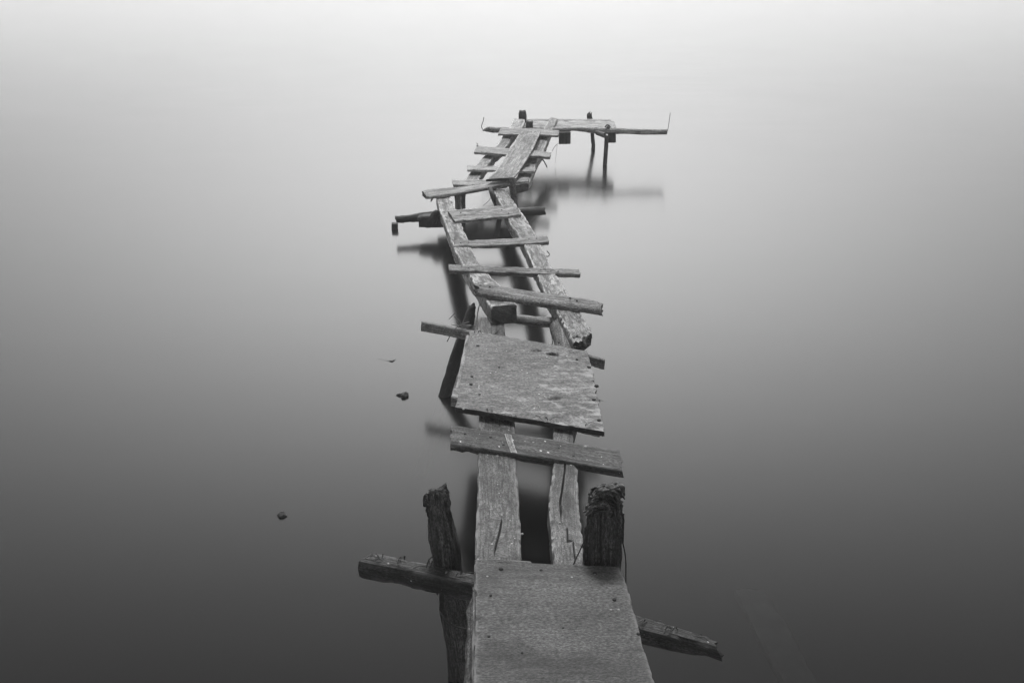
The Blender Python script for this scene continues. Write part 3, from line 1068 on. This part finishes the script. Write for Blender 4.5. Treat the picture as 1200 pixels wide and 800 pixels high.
fpost = tube('post', [aty(690.8, 135.0, Y1), aty(691, 137, Y1), aty(692, 142, Y1), aty(694, 154, Y1), aty(694.5, 165, Y1), aty(695, 174, Y1), aty(692.5, 190, Y1), aty(690, 215, Y1), aty(688, 240, Y1)],
     [.018, .024, .026, .023, .022, .023, .023, .023, .023], [M['post'], E_], J,
     'crooked thin post behind the landing boards, its broken top sticking up above them', K=16, amp=.006, ridge=.003, jag=.02, step=.02)
for q_ in (([(689, 139), (688.6, 134.5), (690, 132)], .010), ([(692.5, 138), (692.6, 134), (693.6, 131)], .011), ([(691, 136), (690.8, 133), (691.6, 130.5)], .009)):
    tube('splinter', [aty(x, y, Y1 - .02) for x, y in q_[0]], [q_[1], q_[1], q_[1] * .3], [M['dark'], E_], bpy.data.objects[fpost.name], K=8, amp=.004, step=.012)
Y2 = Yo - .08
tube('post', [aty(711, 159, Y2), aty(710.5, 170, Y2), aty(709, 190, Y2), aty(707.5, 215, Y2), aty(706, 240, Y2)], [.022, .023, .024, .024, .024], [M['post'], E_], J,
     'outer post in the water below the pole, under the brace', K=12, amp=.004, step=.02)
Y4 = at(612, 139, .425).y + .08
tube('post', [aty(612.3, 130, Y4), aty(612.3, 140, Y4), aty(612.3, 160, Y4), aty(612.3, 210, Y4)], [.040, .046, .046, .046], [M['post'], E_], J,
     'square post top standing at the outer end of the far span', K=16, sq=.6, amp=.005, jag=.012, step=.014)
Y5 = at(620, 150, .372).y + .06
tube('post', [aty(620.8, 142.5, Y5), aty(620.3, 150, Y5), aty(620, 190, Y5)], [.037, .04, .04], [M['post'], E_], J,
     'short dark post top between the two far beams', K=16, sq=.5, amp=.004, jag=.012, step=.014)
wire('knot', [aty(709, 149, Yo - .02), aty(712, 146.5, Yo), aty(715, 149, Yo - .03), aty(711, 150, Yo - .04), aty(714, 147, Yo - .02)], .008, pole)
wire('wire', [aty(647, 177, Yo - .6), aty(650, 172, Yo - .4), aty(653.5, 168.5, Yo - .1)], .0028, J)
wire('wire', [aty(653, 169, Yo - .08), aty(652, 179, Yo - .08), aty(650.5, 191, Yo - .08)], .0014, J)
wire('wire', [at(635, 186, .28), at(638, 190, .2), at(641, 196, .1)], .006, frr)

# ------------------------------------------------------------------ other things in the water
def lump(name, c, rx, ry, rz, mat, seed, label, cat, rough=.35):
    verts, faces = [], []
    K, Q = 20, 12
    for a in range(Q + 1):
        th = math.pi * a / Q
        for b in range(K):
            ph = 2 * math.pi * b / K
            d = Vector((math.sin(th) * math.cos(ph), math.sin(th) * math.sin(ph), math.cos(th)))
            r = 1 + rough * fr(d.x * 1.6 + seed, d.y * 1.6, d.z * 1.6, 4)
            verts.append(Vector(c) + Vector((d.x * rx * r, d.y * ry * r, d.z * rz * r)))
    for a in range(Q):
        for b in range(K):
            b2 = (b + 1) % K
            faces.append((a * K + b, (a + 1) * K + b, (a + 1) * K + b2, a * K + b2))
    uvs = [[(verts[i].x, verts[i].y) for i in f] for f in faces]
    o = link(name, verts, faces, uvs, [0] * len(faces), [M[mat]], None, None, 60)
    tag(o, label, cat)
    return o


p = at(474, 464, 0)
st = lump('stone', p + Vector((0, 0, .001)), .024, .027, .019, 'stone', 3.1, 'small dark stone breaking the water beside the bound stake', 'stone')
tl = tube('ridge', [p + Vector((-.05, .01, .002)), p + Vector((-.03, .008, .006)), p + Vector((0, 0, .008))], [.003, .006, .012], [M['stone']], st, K=10, amp=.003, step=.006)
p = at(330.5, 604, 0)
ch = lump('driftwood_chunk', p + Vector((0, 0, .004)), .019, .014, .013, 'chunk', 8.4, '', 'driftwood', .5)
tag(ch, 'small pale-topped chunk of driftwood afloat alone on the left water', 'driftwood')
p = at(457, 423, 0)
tw = tube('floating_twig', [p + Vector((-.075, .035, .001)), p + Vector((-.02, .006, .002)), p + Vector((.012, -.004, .004)), p + Vector((.03, .02, .002))], [.0006, .001, .0035, .0006], [M['stone']], None, K=8, amp=.001, step=.006)
tag(tw, 'tiny dark twig just showing at the water surface beyond the stone', 'twig')

sk = beam('sunken_plank', [(862, 690), (890, 745), (925, 815)], [(898, 690), (930, 745), (968, 815)], -.06, .04, [M['sunk']], None, None, amp=.004, chips=.01, jag=.01)
tag(sk, 'faint pale plank lying under the dark water near the broken crossbeam tip', 'plank')

# ------------------------------------------------------------------ haze over the lake
HZ = 0.006
me = bpy.data.meshes.new('haze')
x0, x1, y0, y1, z0, z1 = -905, 905, -65, 1805, -2.0, 2.7
me.from_pydata([(x0, y0, z0), (x1, y0, z0), (x1, y1, z0), (x0, y1, z0), (x0, y0, z1), (x1, y0, z1), (x1, y1, z1), (x0, y1, z1)], [],
               [(3, 2, 1, 0), (4, 5, 6, 7), (0, 1, 5, 4), (1, 2, 6, 5), (2, 3, 7, 6), (3, 0, 4, 7)])
hz = bpy.data.objects.new('haze', me)
C.objects.link(hz)
hz['kind'] = 'stuff'
hm = bpy.data.materials.new('lake_haze')
hm.use_nodes = True
t = hm.node_tree
t.nodes.clear()
mo = t.nodes.new('ShaderNodeOutputMaterial')
pv = t.nodes.new('ShaderNodeVolumePrincipled')
pv.inputs['Color'].default_value = grey(.95)
pv.inputs['Density'].default_value = HZ
t.links.new(pv.outputs[0], mo.inputs['Volume'])
me.materials.append(hm)
